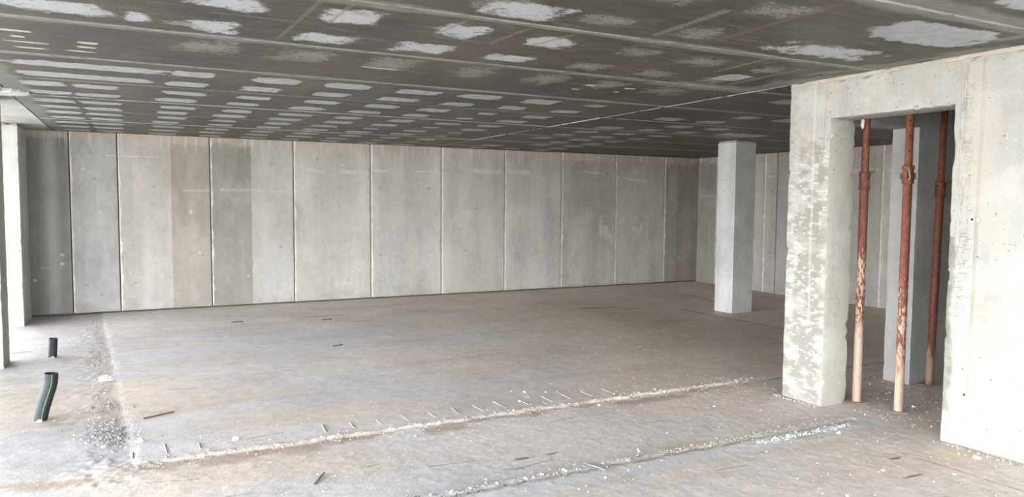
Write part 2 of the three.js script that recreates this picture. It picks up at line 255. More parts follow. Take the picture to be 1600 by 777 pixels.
for (let n = 0; n < 11; n++) { // drips and dirt under the slab, bars of old formwork tape, spalls
  const a = JOINTS[n], b = JOINTS[n + 1];
  BW.stamp(a, b, 2.2, 2.7, n % 2 ? [180, 163, 146] : [186, 171, 154], (x, y) => { const edge = 2.5 - 0.13 * fbm(x * 3.2, n, 4, 91) - (n > 3 ? 0.11 : 0.03) * Math.pow(fbm(x * 30, y * 1.5, 2, 92), 3) * 2; return 0.8 * ss(edge - 0.03, edge + 0.05, y) * (0.45 + 0.75 * fbm(x * 9, y * 12, 3, 90)); });
  BW.stamp(a, b, 2.05, 2.62, [214, 208, 197], (x, y) => 0.32 * ss(0.7, 0.86, vn(x * 26, y * 1.2, 93)) * ss(2.1 + 0.35 * vn(x * 12, 3, 94), 2.48, y));
  BW.stamp(a, b, -0.4, 0.25, [150, 142, 132], (x, y) => 0.4 * ss(0.5, 0.68, fbm(x * 3, y * 5, 3, 95)) * ss(0.22, -0.12, y));
  for (let q = 0; q < 7; q++) { const x = lerp(a, b, 0.1 + 0.8 * rw()), y = 0.1 + 2.2 * rw(), s = 0.012 + 0.03 * rw(); BW.stamp(x - s * 2, x + s * 2, y - s * 2, y + s * 2, rw() < 0.7 ? [140, 135, 126] : [208, 204, 196], (X, Y) => 0.55 * ss(1, 0.4, Math.hypot(X - x, Y - y) / s + 0.8 * (fbm(X * 40, Y * 40, 2, q) - 0.5))); }
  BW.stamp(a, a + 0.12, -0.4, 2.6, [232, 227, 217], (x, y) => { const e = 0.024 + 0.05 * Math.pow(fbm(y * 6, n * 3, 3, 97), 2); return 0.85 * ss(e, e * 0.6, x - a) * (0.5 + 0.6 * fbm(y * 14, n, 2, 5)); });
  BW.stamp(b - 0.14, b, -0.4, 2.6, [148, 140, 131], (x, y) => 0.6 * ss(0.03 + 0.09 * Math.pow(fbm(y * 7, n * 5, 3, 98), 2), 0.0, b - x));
}
for (const [x0, x1, y, h, v, tilt] of [[1.27, 2.31, 1.73, 0.05, 1, -0.01], [3.2, 3.7, 2.08, 0.09, 1, -0.04], [2.62, 2.93, 2.09, 0.07, 1, -0.03], [4.6, 5.16, 2.11, 0.05, 1, 0], [5.67, 6.31, 2.15, 0.1, 1, -0.02], [6.43, 6.93, 2.16, 0.1, 1, -0.03], [9.03, 9.84, 2.1, 0.06, 1, -0.1], [5.1, 5.55, 2.13, 0.08, -1, 0], [3.75, 4.1, 2.1, 0.06, 1, 0], [-0.33, 0.54, 2.22, 0.03, 1, 0], [0.7, 1.11, 1.71, 0.05, 1, 0], [8.1, 8.7, 2.2, 0.05, 1, -0.05], [-1.2, -0.95, 0.55, 0.05, 1, 0]]) BW.stamp(x0, x1, y - 0.15, y + 0.15, v > 0 ? [206, 197, 183] : [150, 142, 132], (X, Y) => { const c = y + tilt * (X - x0) / (x1 - x0); return (v > 0 && y > 2 ? 0.55 : 0.3) * ss(0.5, 0.62, fbm(X * 7, Y * 9, 3, 17) + 0.2) * ss(h * 0.55, h * 0.42, Math.abs(Y - c) + 0.012 * fbm(X * 20, Y * 20, 2, 5)) * (0.6 + 0.6 * fbm(X * 9, Y * 30, 3, 6)); });
for (let n = 1; n < 11; n++) { const a = JOINTS[n], b = JOINTS[n + 1];
  BW.stamp(a, b, -0.4, 2.6, n % 3 ? [150, 143, 132] : [156, 150, 140], (x, y) => 0.2 * ss(0.48, 0.72, fbm(x * 2.6 + n * 3, y * 1.1, 5, 151)) * (0.5 + fbm(x * 18, y * 5, 2, 152)));
  BW.stamp(a, b, -0.4, 2.6, [212, 208, 199], (x, y) => 0.14 * ss(0.5, 0.72, fbm(x * 3.6 + n * 7, y * 2.4, 5, 153))); }
BW.stamp(8.6, 9.9, 0.6, 1.4, [206, 197, 185], (x, y) => 0.5 * ss(0.52, 0.64, fbm(x * 6, y * 6, 4, 99)) * ss(0.4, 0.15, Math.abs(y - 1.0)));
BW.stamp(7.7, 8.9, 1.3, 2.4, [146, 136, 128], (x, y) => 0.35 * ss(0.45, 0.65, fbm(x * 3, y * 3, 4, 101)));
const backMat = mat({ map: BW.texture(), bumpMap: grain(GRAIN, 14, 4), bumpScale: 0.003 });

// core wall: bright, laitance-rich concrete with board marks and bruises, drawn over z (across) and y (up)
const CW = new Sheet(2048, 2048, -4.7, -1.5, -0.3, 2.7).fill((x, y, o) => {
  const a = fbm(x * 2.2, y * 2.2, 4, 111), s = fbm(x * 9, y * 1.1, 3, 112), f = fbm(x * 40, y * 40, 3, 113), g = vn(x * 85, y * 85, 114); let k = 0.95 + 0.1 * (a - 0.5) + 0.08 * (s - 0.5) + 0.06 * (f - 0.5) - (g > 0.965 ? 0.13 : 0);
  o[0] = 167 * k; o[1] = 166 * k; o[2] = 160 * k;
});
CW.stamp(-4.6, -4.03, -0.3, 2.1, [132, 128, 118], (x, y) => 0.85 * ss(0.33, 0.55, fbm(x * 9, y * 17, 5, 121) + 0.1 * ss(1.9, 0.9, y) - 0.22 * ss(0.12, 0.0, Math.abs(x + 4.42)) - 0.16 * ss(0.07, 0.0, Math.abs(x + 4.09)))); // bare grey concrete where the skin came off
CW.stamp(-4.6, -4.0, -0.3, 2.0, [188, 184, 173], (x, y) => 0.6 * ss(0.56, 0.68, fbm(x * 22, y * 46, 4, 122)));
CW.stamp(-4.6, -4.0, 1.9, 2.6, [176, 164, 146], (x, y) => 0.4 * ss(0.54, 0.68, fbm(x * 8, y * 3, 4, 123)));
CW.stamp(-4.5, -3.0, 2.3, 2.6, [172, 158, 138], (x, y) => 0.4 * ss(0.5, 0.65, fbm(x * 9, y * 5, 4, 124) + 0.5 * (y - 2.5)));
CW.stamp(-3.09, -2.96, 0.1, 1.35, [112, 108, 97], (x, y) => 0.9 * ss(0.065, 0.035, x + 3.07 + 0.04 * (fbm(y * 7, 2, 3, 125) - 0.5) * 2) * ss(0.12, 0.2, y) * (0.6 + 0.5 * fbm(x * 30, y * 30, 2, 5)));
const rc = rng(9);
for (let q = 0; q < 150; q++) { // short ladder-like scrapes by the opening
  const y = 0.9 + 1.5 * rc(), x = -3.03 + 0.09 * rc(), d = 0.02 + 0.03 * rc(), v = rc() < 0.45; CW.line(x, y, v ? x + (rc() - 0.5) * 0.02 : x + d, v ? y + d * 1.2 : y + (rc() - 0.5) * 0.02, 0.0045, [122, 112, 98], 0.6, q);
}
for (let q = 0; q < 60; q++) { const x = -4.45 + 2.6 * rc(), y = 2.24 + 0.28 * rc() - (x > -2.95 || x < -4.1 ? 1.8 * rc() : 0), s = 0.004 + 0.007 * rc(); CW.stamp(x - s * 2, x + s * 2, y - s * 2, y + s * 2, [118, 108, 94], (X, Y) => 0.75 * ss(1, 0.5, Math.hypot(X - x, Y - y) / s)); }
for (const [xa, ya, xb, yb, w] of [[-2.885, 2.52, -2.9, 0.1, 0.016], [-2.87, 2.5, -2.885, 0.6, 0.008], [-3.03, 2.5, -3.02, 1.7, 0.006], [-2.99, 2.5, -3.0, 1.9, 0.005], [-3.92, 2.5, -3.92, 2.27, 0.008], [-3.95, 2.5, -3.95, 2.3, 0.006], [-4.1, 2.5, -4.12, 1.95, 0.01], [-4.39, 1.98, -4.27, 2.03, 0.012], [-4.14, 1.82, -4.09, 1.8, 0.01]]) CW.line(xa, ya, xb, yb, w, [140, 133, 118], 0.6, Math.round(-xa * 60));
CW.stamp(-4.25, -4.18, 0.6, 2.55, [194, 190, 181], (x, y) => 0.35 * ss(0.016, 0.006, Math.abs(x + 4.2 + 0.02 * fbm(y * 2, 1, 2, 7))));
CW.stamp(-2.98, -1.5, -0.3, 2.5, [178, 170, 150], (x, y) => 0.45 * ss(0.52, 0.66, fbm(x * 2.4, y * 1.1, 4, 131) + 0.1 * ss(1.3, 0.2, y)));
for (let q = 0; q < 420; q++) { const x = -4.46 + 2.9 * rc(), y = -0.05 + 2.6 * rc(), s = 0.0025 + 0.006 * rc() * rc(); CW.stamp(x - s * 3, x + s * 3, y - s * 2, y + s * 2, rc() < 0.75 ? [104, 98, 86] : [206, 203, 196], (X, Y) => 0.7 * ss(1, 0.5, Math.hypot((X - x) / 1.5, Y - y) / s)); } // blowholes and specks
CW.stamp(-4.47, -1.5, -0.3, 2.6, [150, 145, 131], (x, y) => 0.5 * ss(0.55, 0.72, fbm(x * 5, y * 2.2, 5, 133)) * ss(0.4, 0.6, fbm(x * 30, y * 30, 3, 134)));
CW.stamp(-4.47, -1.5, -0.3, 2.6, [190, 187, 179], (x, y) => 0.35 * ss(0.5, 0.72, fbm(x * 3, y * 4.2, 5, 135)));
const coreMat = mat({ map: CW.texture(), bumpMap: grain(GRAIN, 3, 3), bumpScale: 0.004 });
const coreUV = (ax, x, y, z) => { if (ax === 0) return CW.uv(Math.min(z, -1.55), y); if (ax === 2) return CW.uv(-1.6 - (x - CORE) * 0.9, y); return CW.uv(z, 2.2 + (x - CORE) * 0.5); };

// plain grey concrete for columns, inner walls and the far side wall
const PLAIN = new Sheet(1024, 1024, 0, 2.4, 0, 2.4).fill((x, y, o) => {
  const u = x / 2.4, v = y / 2.4, t = tileNoise(u, v, 5, 141) * 0.4 + tileNoise(u, v, 11, 142) * 0.3 + tileNoise(u, v, 40, 143) * 0.2 + tileNoise(u, v, 130, 144) * 0.1, st = tileNoise(u, v * 0.0 + 0.3, 30, 145), p = tileNoise(u, v, 70, 146);
  const k = 0.88 + 0.24 * t + 0.05 * (st - 0.5) - (p > 0.94 ? 0.14 : 0); o[0] = 167 * k; o[1] = 166 * k; o[2] = 161 * k;
});
const plainTex = PLAIN.texture(true);
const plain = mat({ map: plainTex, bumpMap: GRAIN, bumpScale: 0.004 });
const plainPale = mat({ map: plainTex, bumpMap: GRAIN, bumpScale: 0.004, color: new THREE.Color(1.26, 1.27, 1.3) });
const mortar = mat({ map: plainTex, bumpMap: ROUGHGRAIN, bumpScale: 0.006, color: new THREE.Color(0.92, 0.93, 0.95) });
const mortarWhite = mat({ map: plainTex, bumpMap: ROUGHGRAIN, bumpScale: 0.006, color: new THREE.Color(1.26, 1.27, 1.32) });
const mortarTan = mat({ map: plainTex, bumpMap: ROUGHGRAIN, bumpScale: 0.004, color: new THREE.Color(0.98, 0.90, 0.78) });

// ---------------------------------------------------------------- floor
function floorHeight(x, z) {
  let y = fall(x, z), j = (fbm(x * 6, z * 6, 2, 203) - 0.5) * 0.05;
  const main = ss(-0.02, 0.02, x - VL(z) + j) * ss(0.015, -0.015, z - E1 + j) ;
  y += -0.016 * (1 - main) * (z < E1 + 0.05 && x < VL(z) + 0.1 ? 0.45 : x < 0.4 ? lerp(0.45, 1, Math.max(ss(E1, E1 + 0.7, z), ss(-0.1, 0.35, x))) : 1) * (x < 4.9 ? 1 : ss(6.5, 5.2, x)); // the middle pour stands proud of the strips around it
  if (x > -1.2 && x < 4.9) { y -= 0.012 * ss(0.035, 0.0, Math.abs(z - E2 - j * 0.6)) * ss(1.0, 1.5, x); y += 0.008 * ss(E2 + 0.02, E2 + 0.08, z) * ss(1.0, 1.5, x) * ss(5, 4.6, x); }
    y += (fbm(x * 2, z * 2, 3, 201) - 0.5) * 0.006 + (fbm(x * 16, z * 16, 3, 202) - 0.5) * 0.0016;
  const crumb = Math.max(ss(0.12, 0.0, Math.abs(z - E1)) * (x > VL(z) ? 1 : 0) * (x < 5 ? 1 : 0), ss(0.35, 0.0, Math.abs(x - VL(z) + 0.16)) * (z < -4.7 ? 1 : 0), 0.7 * ss(0.16, 0.0, Math.abs(z - E2)) * (x > 1.2 && x < 5 ? 1 : 0), 0.25);
  return y + crumb * 0.014 * Math.pow(fbm(x * 24, z * 24, 2, 204), 2);
}
const floor = structure(group('floor'));
function pour(label, x0, x1, z0, z1, step, sheet, material) {
  const nx = Math.ceil((x1 - x0) / step), nz = Math.ceil((z1 - z0) / step), p = new Float32Array((nx + 1) * (nz + 1) * 3), uv = new Float32Array((nx + 1) * (nz + 1) * 2), idx = [];
  for (let j = 0; j <= nz; j++) for (let i = 0; i <= nx; i++) {
    const z = lerp(z0, z1, j / nz), a = typeof x0 === 'function' ? 0 : x0, x = lerp(a, x1, i / nx), k = j * (nx + 1) + i;
    p[k * 3] = x; p[k * 3 + 1] = floorHeight(x, z); p[k * 3 + 2] = z; const t = sheet.uv(x, z); uv[k * 2] = t[0]; uv[k * 2 + 1] = t[1];
    if (i < nx && j < nz) idx.push(k, k + nx + 1, k + 1, k + 1, k + nx + 1, k + nx + 2);
  }
  const g = new THREE.BufferGeometry(); g.setAttribute('position', new THREE.BufferAttribute(p, 3)); g.setAttribute('uv', new THREE.BufferAttribute(uv, 2)); g.setIndex(idx); g.computeVertexNormals();
  const m = mesh('floor_section', g, material, floor); m.userData.label = label; return m;
}
pour('left strip of floor with two conduits', -1.7, -0.2, -12.8, -5.2, 0.025, FLOOR_FAR, floorFar);
pour('large middle pour of pale floor', -0.2, 11.3, -12.8, -5.2, 0.032, FLOOR_FAR, floorFar);
pour('strip of floor before the rough edge', -1.7, 4.9, -5.2, -3.72, 0.014, FLOOR_NEAR, floorNear);
pour('nearest strip of floor', -1.7, 4.9, -3.72, -1.7, 0.014, FLOOR_NEAR, floorNear);
pour('floor in and behind the core', 4.9, 11.3, -5.2, -1.7, 0.035, FLOOR_NEAR, floorNear);
pour('floor behind the viewer', -1.7, 11.3, -1.7, OPEN + 0.1, 0.1, FLOOR_NEAR, mat({ color: 0xb8b2a9 }));
const base = mesh('subbase', new THREE.BoxGeometry(13.2, 0.2, OPEN + 12.9), mat({ color: 0x8a857c }), floor); base.position.set(4.8, -0.42, (OPEN - 12.9) / 2);

// ground outside
const outside = structure(mesh('ground', mapUV(new THREE.BoxGeometry(90, 0.3, 90), metres(2.4)), mat({ map: plainTex, color: new THREE.Color(1.2, 1.14, 1.05) }))); outside.position.set(0, -0.72, 0);
const apron = structure(mesh('ground_apron', new RoundedBoxGeometry(16, 0.4, 40, 2, 0.03), mat({ map: plainTex, color: new THREE.Color(1.2, 1.14, 1.05) }))); apron.position.set(-9.7, -0.37, -4);
const yard = structure(mesh('ground_yard', new RoundedBoxGeometry(40, 0.6, 20, 2, 0.03), mat({ map: plainTex, color: new THREE.Color(1.2, 1.14, 1.05) }))); yard.position.set(8, -0.36, OPEN + 10.1);

// ---------------------------------------------------------------- ceiling of precast plank slabs
const ceiling = structure(group('ceiling'));
const rows = []; for (let k = 7; k >= -8; k--) rows.push(rowZ(k));
const cut = rows.filter((z) => z < OPEN); rows.length = 0; rows.push(...cut, OPEN);
for (let r = 0; r + 1 < rows.length; r++) {
  const z0 = Math.max(rows[r], BACK - 0.1), z1 = rows[r + 1]; if (z1 < BACK) continue;
  for (const bay of [0, 1]) {
    const xa = bay ? CORE + 0.01 : LEFT, xb = bay ? SIDE + 0.1 : CORE - 0.01, gap = 0.012, w = xb - xa, d = z1 - z0 - gap * 2, dy = (hash(r, bay, 7) - 0.5) * 0.006;
    const cx = (xa + xb) / 2, cz = (z0 + z1) / 2, S = bay ? CEIL_RIGHT : CEIL;
    const g = mapUV(new RoundedBoxGeometry(w, 0.06, d, 2, 0.009), (ax, x, y, z) => S.uv(clamp(x, S.x0, S.x1), z > -1.95 ? -3.2 - ((-z) % 1.2) : z), cx, 0, cz);
    const m = mesh('ceiling_panel', g, bay ? ceilRightMat : ceilMat, ceiling); m.position.set(cx, CE + 0.03 + dy, cz);
  }
}
for (let k = 6; k >= -4; k--) { // mortar that fills the joints, ragged
  const n = 220, xs = ticks(LEFT, SIDE, 0.05), z = rowZ(k);
  const g = castBlock(xs, [CE - 0.003, CE + 0.05], [z - 0.014, z + 0.014], () => true, { erode: 0.004, wave: 0.002, seed: 300 + k, freq: 14 });
  mesh('joint_mortar', g, mortar, ceiling);
}
mesh('bearing_mortar', castBlock([CORE - 0.011, CORE + 0.011], [CE - 0.006, CE + 0.05], ticks(BACK, OPEN, 0.05), () => true, { erode: 0.006, wave: 0.003, seed: 331, freq: 16 }), mortarWhite, ceiling);
const topping = mesh('topping_slab', new THREE.BoxGeometry(18.6, 0.22, OPEN + 13), plain, ceiling); topping.position.set(2.3, CE + 0.17, (OPEN - 13) / 2);
mesh('edge_beam', castBlock([-7, LEFT - 0.012], [CE - 0.002, CE + 0.1], ticks(-13, OPEN, 0.1), () => true, { erode: 0.008, wave: 0.004, seed: 340 }), plain, ceiling);
const bed = mesh('mortar_smear', castBlock(ticks(-1.3, -0.8, 0.02), [CE - 0.03, CE + 0.02], ticks(-8.45, -8.05, 0.02), (x, y, z) => Math.hypot((x + 1.08) / 0.24, (z + 8.26) / 0.17) + 0.5 * (fbm(x * 9, z * 9, 2, 3) - 0.5) < 1 && !(Math.hypot((x + 1.05) / 0.09, (z + 8.27) / 0.035) < 1), { erode: 0.012, wave: 0.005, seed: 345 }), mortarWhite, ceiling); bed.userData.label = 'pale ragged mortar patch with a hole';

// ---------------------------------------------------------------- back wall and far side wall
const wallBack = structure(group('wall_back'));
const backing = mesh('backing_wall', new THREE.BoxGeometry(13.4, 3.1, 0.2), mat({ color: 0x5c5952 }), wallBack); backing.position.set(4.9, 1.15, BACK - 0.17);
for (let n = 0; n < 11; n++) {
  const a = JOINTS[n] + 0.007, b = JOINTS[n + 1] - 0.007, y0 = fall((a + b) / 2, BACK) + 0.028, y1 = CE - 0.004, t = 0.11, proud = (hash(n, 3, 9) - 0.5) * 0.012;
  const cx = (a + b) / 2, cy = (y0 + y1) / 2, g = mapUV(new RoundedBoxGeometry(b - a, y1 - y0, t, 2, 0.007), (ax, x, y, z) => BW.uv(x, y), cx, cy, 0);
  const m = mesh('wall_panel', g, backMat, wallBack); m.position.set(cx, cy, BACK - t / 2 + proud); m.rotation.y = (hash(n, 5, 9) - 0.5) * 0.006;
}
const wallRight = structure(group('wall_right'));
const backingR = mesh('backing_wall', new THREE.BoxGeometry(0.2, 3.1, 14), mat({ color: 0x5c5952 }), wallRight); backingR.position.set(SIDE + 0.17, 1.15, -5.7);
const SJ = [-12.66, -11.5, -10.38, -9.07, -7.76, -6.45, -5.14, -3.83, -2.5];
for (let n = 0; n + 1 < SJ.length; n++) {
  const a = SJ[n] + 0.012, b = SJ[n + 1] - 0.012, y0 = fall(SIDE, a) - 0.02, cy = (y0 + CE) / 2, g = mapUV(new RoundedBoxGeometry(0.11, CE - y0 - 0.004, b - a, 2, 0.012), (ax, x, y, z) => { const off = [1.2, 3.0, 4.4, 5.5, 6.6, 8.0, 2.6, 1.2][n]; return BW.uv(ax === 0 ? off + (z - a) * 0.95 : off + x * 0.3, y); }, SIDE + 0.055, cy, (a + b) / 2);
  const m = mesh('wall_panel', g, backMat, wallRight); m.position.set(SIDE + 0.055 + (hash(n, 8, 1) - 0.5) * 0.012, cy, (a + b) / 2);
}

// ---------------------------------------------------------------- stair or lift core on the right
const coreFront = structure(group('wall_core_front'));
const OP = { z0: -4.06, z1: -3.07, top: 2.245 }, wallT = 0.3;
const holes = [[1.474, -2.917], [0.295, -2.914]];
const hole = (y, z) => holes.some(([hy, hz]) => Math.abs(y - hy) < 0.011 && Math.abs(z - hz) < 0.009);
mesh('cast_wall', castBlock([CORE, CORE + 0.03, ...ticks(CORE + 0.08, CORE + wallT, 0.05)], ticks(-0.14, CE - 0.02, 0.028, [OP.top, ...holes.flatMap(([y]) => [y - 0.011, y + 0.011])]), [...ticks(-4.47, -2.5, 0.028, [OP.z0, OP.z1, -2.926, -2.905]), ...ticks(-2.45, OPEN, 0.15)],
  (x, y, z) => !(z > OP.z0 && z < OP.z1 && y < OP.top) && !(x < CORE + 0.03 && hole(y, z)), { erode: 0.008, wave: 0.0015, seed: 401, uv: coreUV, freq: 9 }), coreMat, coreFront);
for (const [y, z] of holes) { const r = mesh('tie_sleeve', new THREE.TorusGeometry(0.016, 0.006, 8, 18), mat({ color: 0xd8d4cb, roughness: 0.7 }), coreFront); r.rotation.y = Math.PI / 2; r.position.set(CORE - 0.001, y, z); const s = mesh('tie_cap', new THREE.CylinderGeometry(0.013, 0.015, 0.008, 14), mat({ color: 0xb9b2a6 }), coreFront); s.rotation.z = Math.PI / 2; s.position.set(CORE - 0.003, y - 0.002, z + 0.042); }
mesh('bedding_mortar', castBlock([CORE - 0.008, CORE + 0.2], [CE - 0.03, CE - 0.012, CE + 0.003], ticks(-4.46, OPEN, 0.04), () => true, { erode: 0.003, wave: 0.002, seed: 405, freq: 14 }), mortarTan, coreFront);
const drip = mesh('mortar_drip', rock(0.03, 33, 1.6, 1), mortarWhite, coreFront); drip.scale.set(0.35, 1, 0.35); drip.position.set(CORE + 0.25, OP.top - 0.03, -3.96);
const coreBack = structure(mesh('wall_core_back', castBlock(ticks(CORE + wallT + 0.002, 7.3, 0.06, [6.24]), ticks(-0.16, CE + 0.01, 0.06, [2.255]), ticks(-4.44, -4.175, 0.06), (x, y) => x > 6.24 || y > 2.255, { erode: 0.005, wave: 0.002, seed: 411 }), plain));
const coreEnd = structure(mesh('wall_core_side', castBlock([7.0, 7.25], ticks(-0.16, CE + 0.01, 0.2), ticks(-4.17, -1.4, 0.2), () => true, { seed: 413 }), plain));
const coreNear = structure(mesh('wall_core_near', castBlock(ticks(5.25, 11.2, 0.2), ticks(-0.16, CE + 0.01, 0.2), [-1.4, -1.15], () => true, { seed: 415 }), plain));

// ---------------------------------------------------------------- columns
function column(x0, x1, z0, z1, material, label, seed) {
  const cx = (x0 + x1) / 2, cz = (z0 + z1) / 2, y0 = fall(cx, cz) - 0.035, g = group('concrete_column', cx, y0, cz), hx = (x1 - x0) / 2, hz = (z1 - z0) / 2, H = CE - y0;
  mesh('shaft', castBlock(ticks(-hx, hx, 0.035), ticks(0, H - 0.03, 0.04), ticks(-hz, hz, 0.035), () => true, { erode: 0.0035, wave: 0.0012, seed, freq: 11, uv: (ax, x, y, z) => ax === 0 ? [(z + seed) / 2.4, y / 2.4] : ax === 1 ? [x / 2.4, z / 2.4] : [(x + seed * 1.7) / 2.4, y / 2.4] }), material, g);
  mesh('mortar_cap', castBlock(ticks(-hx + 0.004, hx - 0.004, 0.05), [H - 0.03, H], ticks(-hz + 0.004, hz - 0.004, 0.05), () => true, { erode: 0.007, seed: seed + 1 }), mortarTan, g);
  return tag(g, label, 'column');
}
column(8.45, 8.88, -9.08, -8.68, plainPale, 'free-standing square grey concrete column between the back wall and the core wall', 501);
column(-1.75, -1.33, BACK + 0.02, -11.75, plainPale, 'bright white concrete column at the left end of the back wall', 503);
column(-1.6, -1.165, -9.12, -8.7, plain, 'shaded concrete column cut off by the left edge of the picture', 505);

// ---------------------------------------------------------------- steel props
function rustTexture(seed, bands) {
  const s = new Sheet(256, 1024, 0, 0.22, 0, 2.7).fill((x, y, o) => {
    const u = x / 0.22, a = 0.5 * tileNoise(u, y / 2.7, 6, seed) + 0.5 * vn(u * 9, y * 30, seed + 1), d = vn(u * 30, y * 60, seed + 2), k = 0.75 + 0.5 * a; o[0] = 116 * k; o[1] = 67 * k; o[2] = 50 * k;
    if (d > 0.9) { o[0] += 40; o[1] += 40; o[2] += 36; }
  });
  for (const [y0, y1, amount, col] of bands) s.stamp(0, 0.22, y0 - 0.2, y1 + 0.2, col, (x, y) => { const e = (fbm(x * 30, y * 9, 3, seed + 4) - 0.5) * 0.3, inside = ss(y0 - 0.05, y0 + 0.05, y + e) * ss(y1 + 0.08, y1 - 0.08, y + e); return inside * ss(0.95 - amount, 1.12 - amount, fbm(x * 90, y * 34, 4, seed + 6) + 0.2); });
  return s.texture(true);
}
const CRUST = [180, 160, 140], darkHole = mat({ color: 0x2a1a14 }), pinMetal = mat({ color: 0x9a8872, metalness: 0.6, roughness: 0.6 }), crustMat = mat({ map: plainTex, color: new THREE.Color(1.25, 1.08, 0.9), bumpMap: ROUGHGRAIN, bumpScale: 0.01 });
const csg = new Evaluator(); csg.useGroups = false;
function tubeGeo(r, y0, y1) { const h = y1 - y0, pr = [[r - 0.004, 0], [r, 0.002], [r, h * 0.25], [r, h * 0.5], [r, h * 0.75], [r, h - 0.002], [r - 0.004, h], [r - 0.004, 0]].map(([a, b]) => new THREE.Vector2(a, b + y0)); const g = new THREE.LatheGeometry(pr, 28); const p = g.attributes.position, uv = g.attributes.uv; for (let i = 0; i < p.count; i++) uv.setY(i, p.getY(i) / 2.7); return g; }
function prop(x, z, top, collarY, lean, turn, kind, bands, seed, label) {
  const y0 = floorHeight(x, z) - 0.004, g = group('steel_prop', x, y0, z), H = top - y0, C = collarY - y0;
  const paint = mat({ map: rustTexture(seed, bands), roughness: 0.75, metalness: 0.15, bumpMap: grain(ROUGHGRAIN, 1, 9), bumpScale: 0.002 });
  const plate = new RoundedBoxGeometry(0.13, 0.008, 0.13, 2, 0.003); const bp = mesh('base_plate', plate, crustMat, g); bp.position.y = 0.012; bp.rotation.y = turn;
  mesh('outer_tube', tubeGeo(0.0335, 0.015, C + 0.02), paint, g);
  let inner = new Brush(tubeGeo(0.0285, C - 0.15, H - 0.008)); inner.updateMatrixWorld(); // the inner tube is drilled through for the pin
  for (let y = C + 0.14; y < H - 0.04; y += 0.115) { const c = new THREE.CylinderGeometry(0.0075, 0.0075, 0.1, 12); c.rotateX(Math.PI / 2); c.rotateY(turn); c.translate(0, y, 0); const b = new Brush(c); b.updateMatrixWorld(); inner = csg.evaluate(inner, b, SUBTRACTION); inner.updateMatrixWorld(); }
  mesh('inner_tube', inner.geometry, paint, g);
  const core = mesh('tube_lining', new THREE.CylinderGeometry(0.02, 0.02, H - C - 0.05, 14), darkHole, g); core.position.y = (H + C) / 2;
  const prof = [[0.034, 0], [0.043, 0.004], [0.043, 0.03], [0.040, 0.034], [0.040, 0.11], [0.044, 0.114], [0.044, 0.138], [0.040, 0.142], [0.030, 0.144]].map(([a, b]) => new THREE.Vector2(a, b));
  const cg = new THREE.LatheGeometry(prof, 24); for (let i = 0; i < cg.attributes.uv.count; i++) cg.attributes.uv.setY(i, (cg.attributes.position.getY(i) + C) / 2.7);
  const collar = mesh('threaded_collar', cg, paint, g); collar.position.y = C - 0.115;
  const slot = mesh('slot', new RoundedBoxGeometry(0.012, 0.07, 0.008, 2, 0.003), darkHole, collar); slot.position.set(Math.sin(turn) * 0.039, 0.072, Math.cos(turn) * 0.039); slot.rotation.y = turn;
  for (const s of [-1, 1]) { const eg = new RoundedBoxGeometry(0.02, 0.05, 0.014, 2, 0.004); for (let i = 0; i < eg.attributes.uv.count; i++) eg.attributes.uv.setY(i, C / 2.7);
    const ear = mesh('ear', eg, paint, collar); ear.position.set(s * Math.cos(turn) * 0.045, 0.06, -s * Math.sin(turn) * 0.045); ear.rotation.y = turn; }
  const dx = Math.sin(turn), dz = Math.cos(turn), pts = kind === 'loop' ? [[-0.055, 0.02, 0], [0.045, 0.02, 0], [0.062, 0.01, 0], [0.06, -0.03, 0.008], [0.052, -0.075, 0.012], [0.045, -0.085, 0.004]] : kind === 'ring' ? [[-0.05, 0.035, 0], [0.09, 0.035, 0], [0.1, 0.028, 0.012], [0.088, 0.02, 0.03], [0.06, 0.024, 0.03]] : [[-0.05, 0.035, 0], [0.06, 0.036, 0], [0.095, 0.038, 0.004], [0.102, 0.046, 0.004], [0.09, 0.052, 0.01]];
  const curve = new THREE.CatmullRomCurve3(pts.map(([a, b, c]) => new THREE.Vector3(a * dx + c * dz, b, a * dz - c * dx))); const pin = mesh('pin', new THREE.TubeGeometry(curve, 40, 0.0065, 8), pinMetal, g); pin.position.y = C + 0.0;
  if (kind === 'ring') { const hd = mesh('handle', new THREE.TubeGeometry(new THREE.CatmullRomCurve3([[0.04, 0.02], [0.075, 0.022], [0.082, 0], [0.08, -0.05], [0.07, -0.062], [0.04, -0.06]].map(([a, b]) => new THREE.Vector3(-a, b, 0.01))), 40, 0.006, 8), paint, g); hd.position.y = C - 0.03; }
  const tp = mesh('top_plate', plate, paint, g); tp.position.y = H - 0.006;
  g.rotation.z = -lean; return tag(g, label, 'prop', 'rusty steel props in the core opening');
}
prop(5.325, -4.02, CE, 1.80, 0, 1.35, 'hook', [[-0.2, 0.62, 0.68, CRUST], [0.6, 1.25, 0.34, CRUST]], 601, 'rusty adjustable steel prop beside the left jamb, with a pin sticking out to the right');
prop(5.365, -3.67, CE, 1.845, 0, -0.95, 'loop', [[-0.2, 0.42, 0.72, CRUST], [0.42, 1.0, 0.3, CRUST]], 621, 'rusty adjustable steel prop in the middle of the opening, lower end crusted pale');
prop(6.385, -4.08, CE, 1.745, 0.022, 1.1, 'ring', [[-0.2, 0.3, 0.55, [150, 128, 108]]], 641, 'rusty adjustable steel prop furthest inside, leaning, with a side handle on its collar');

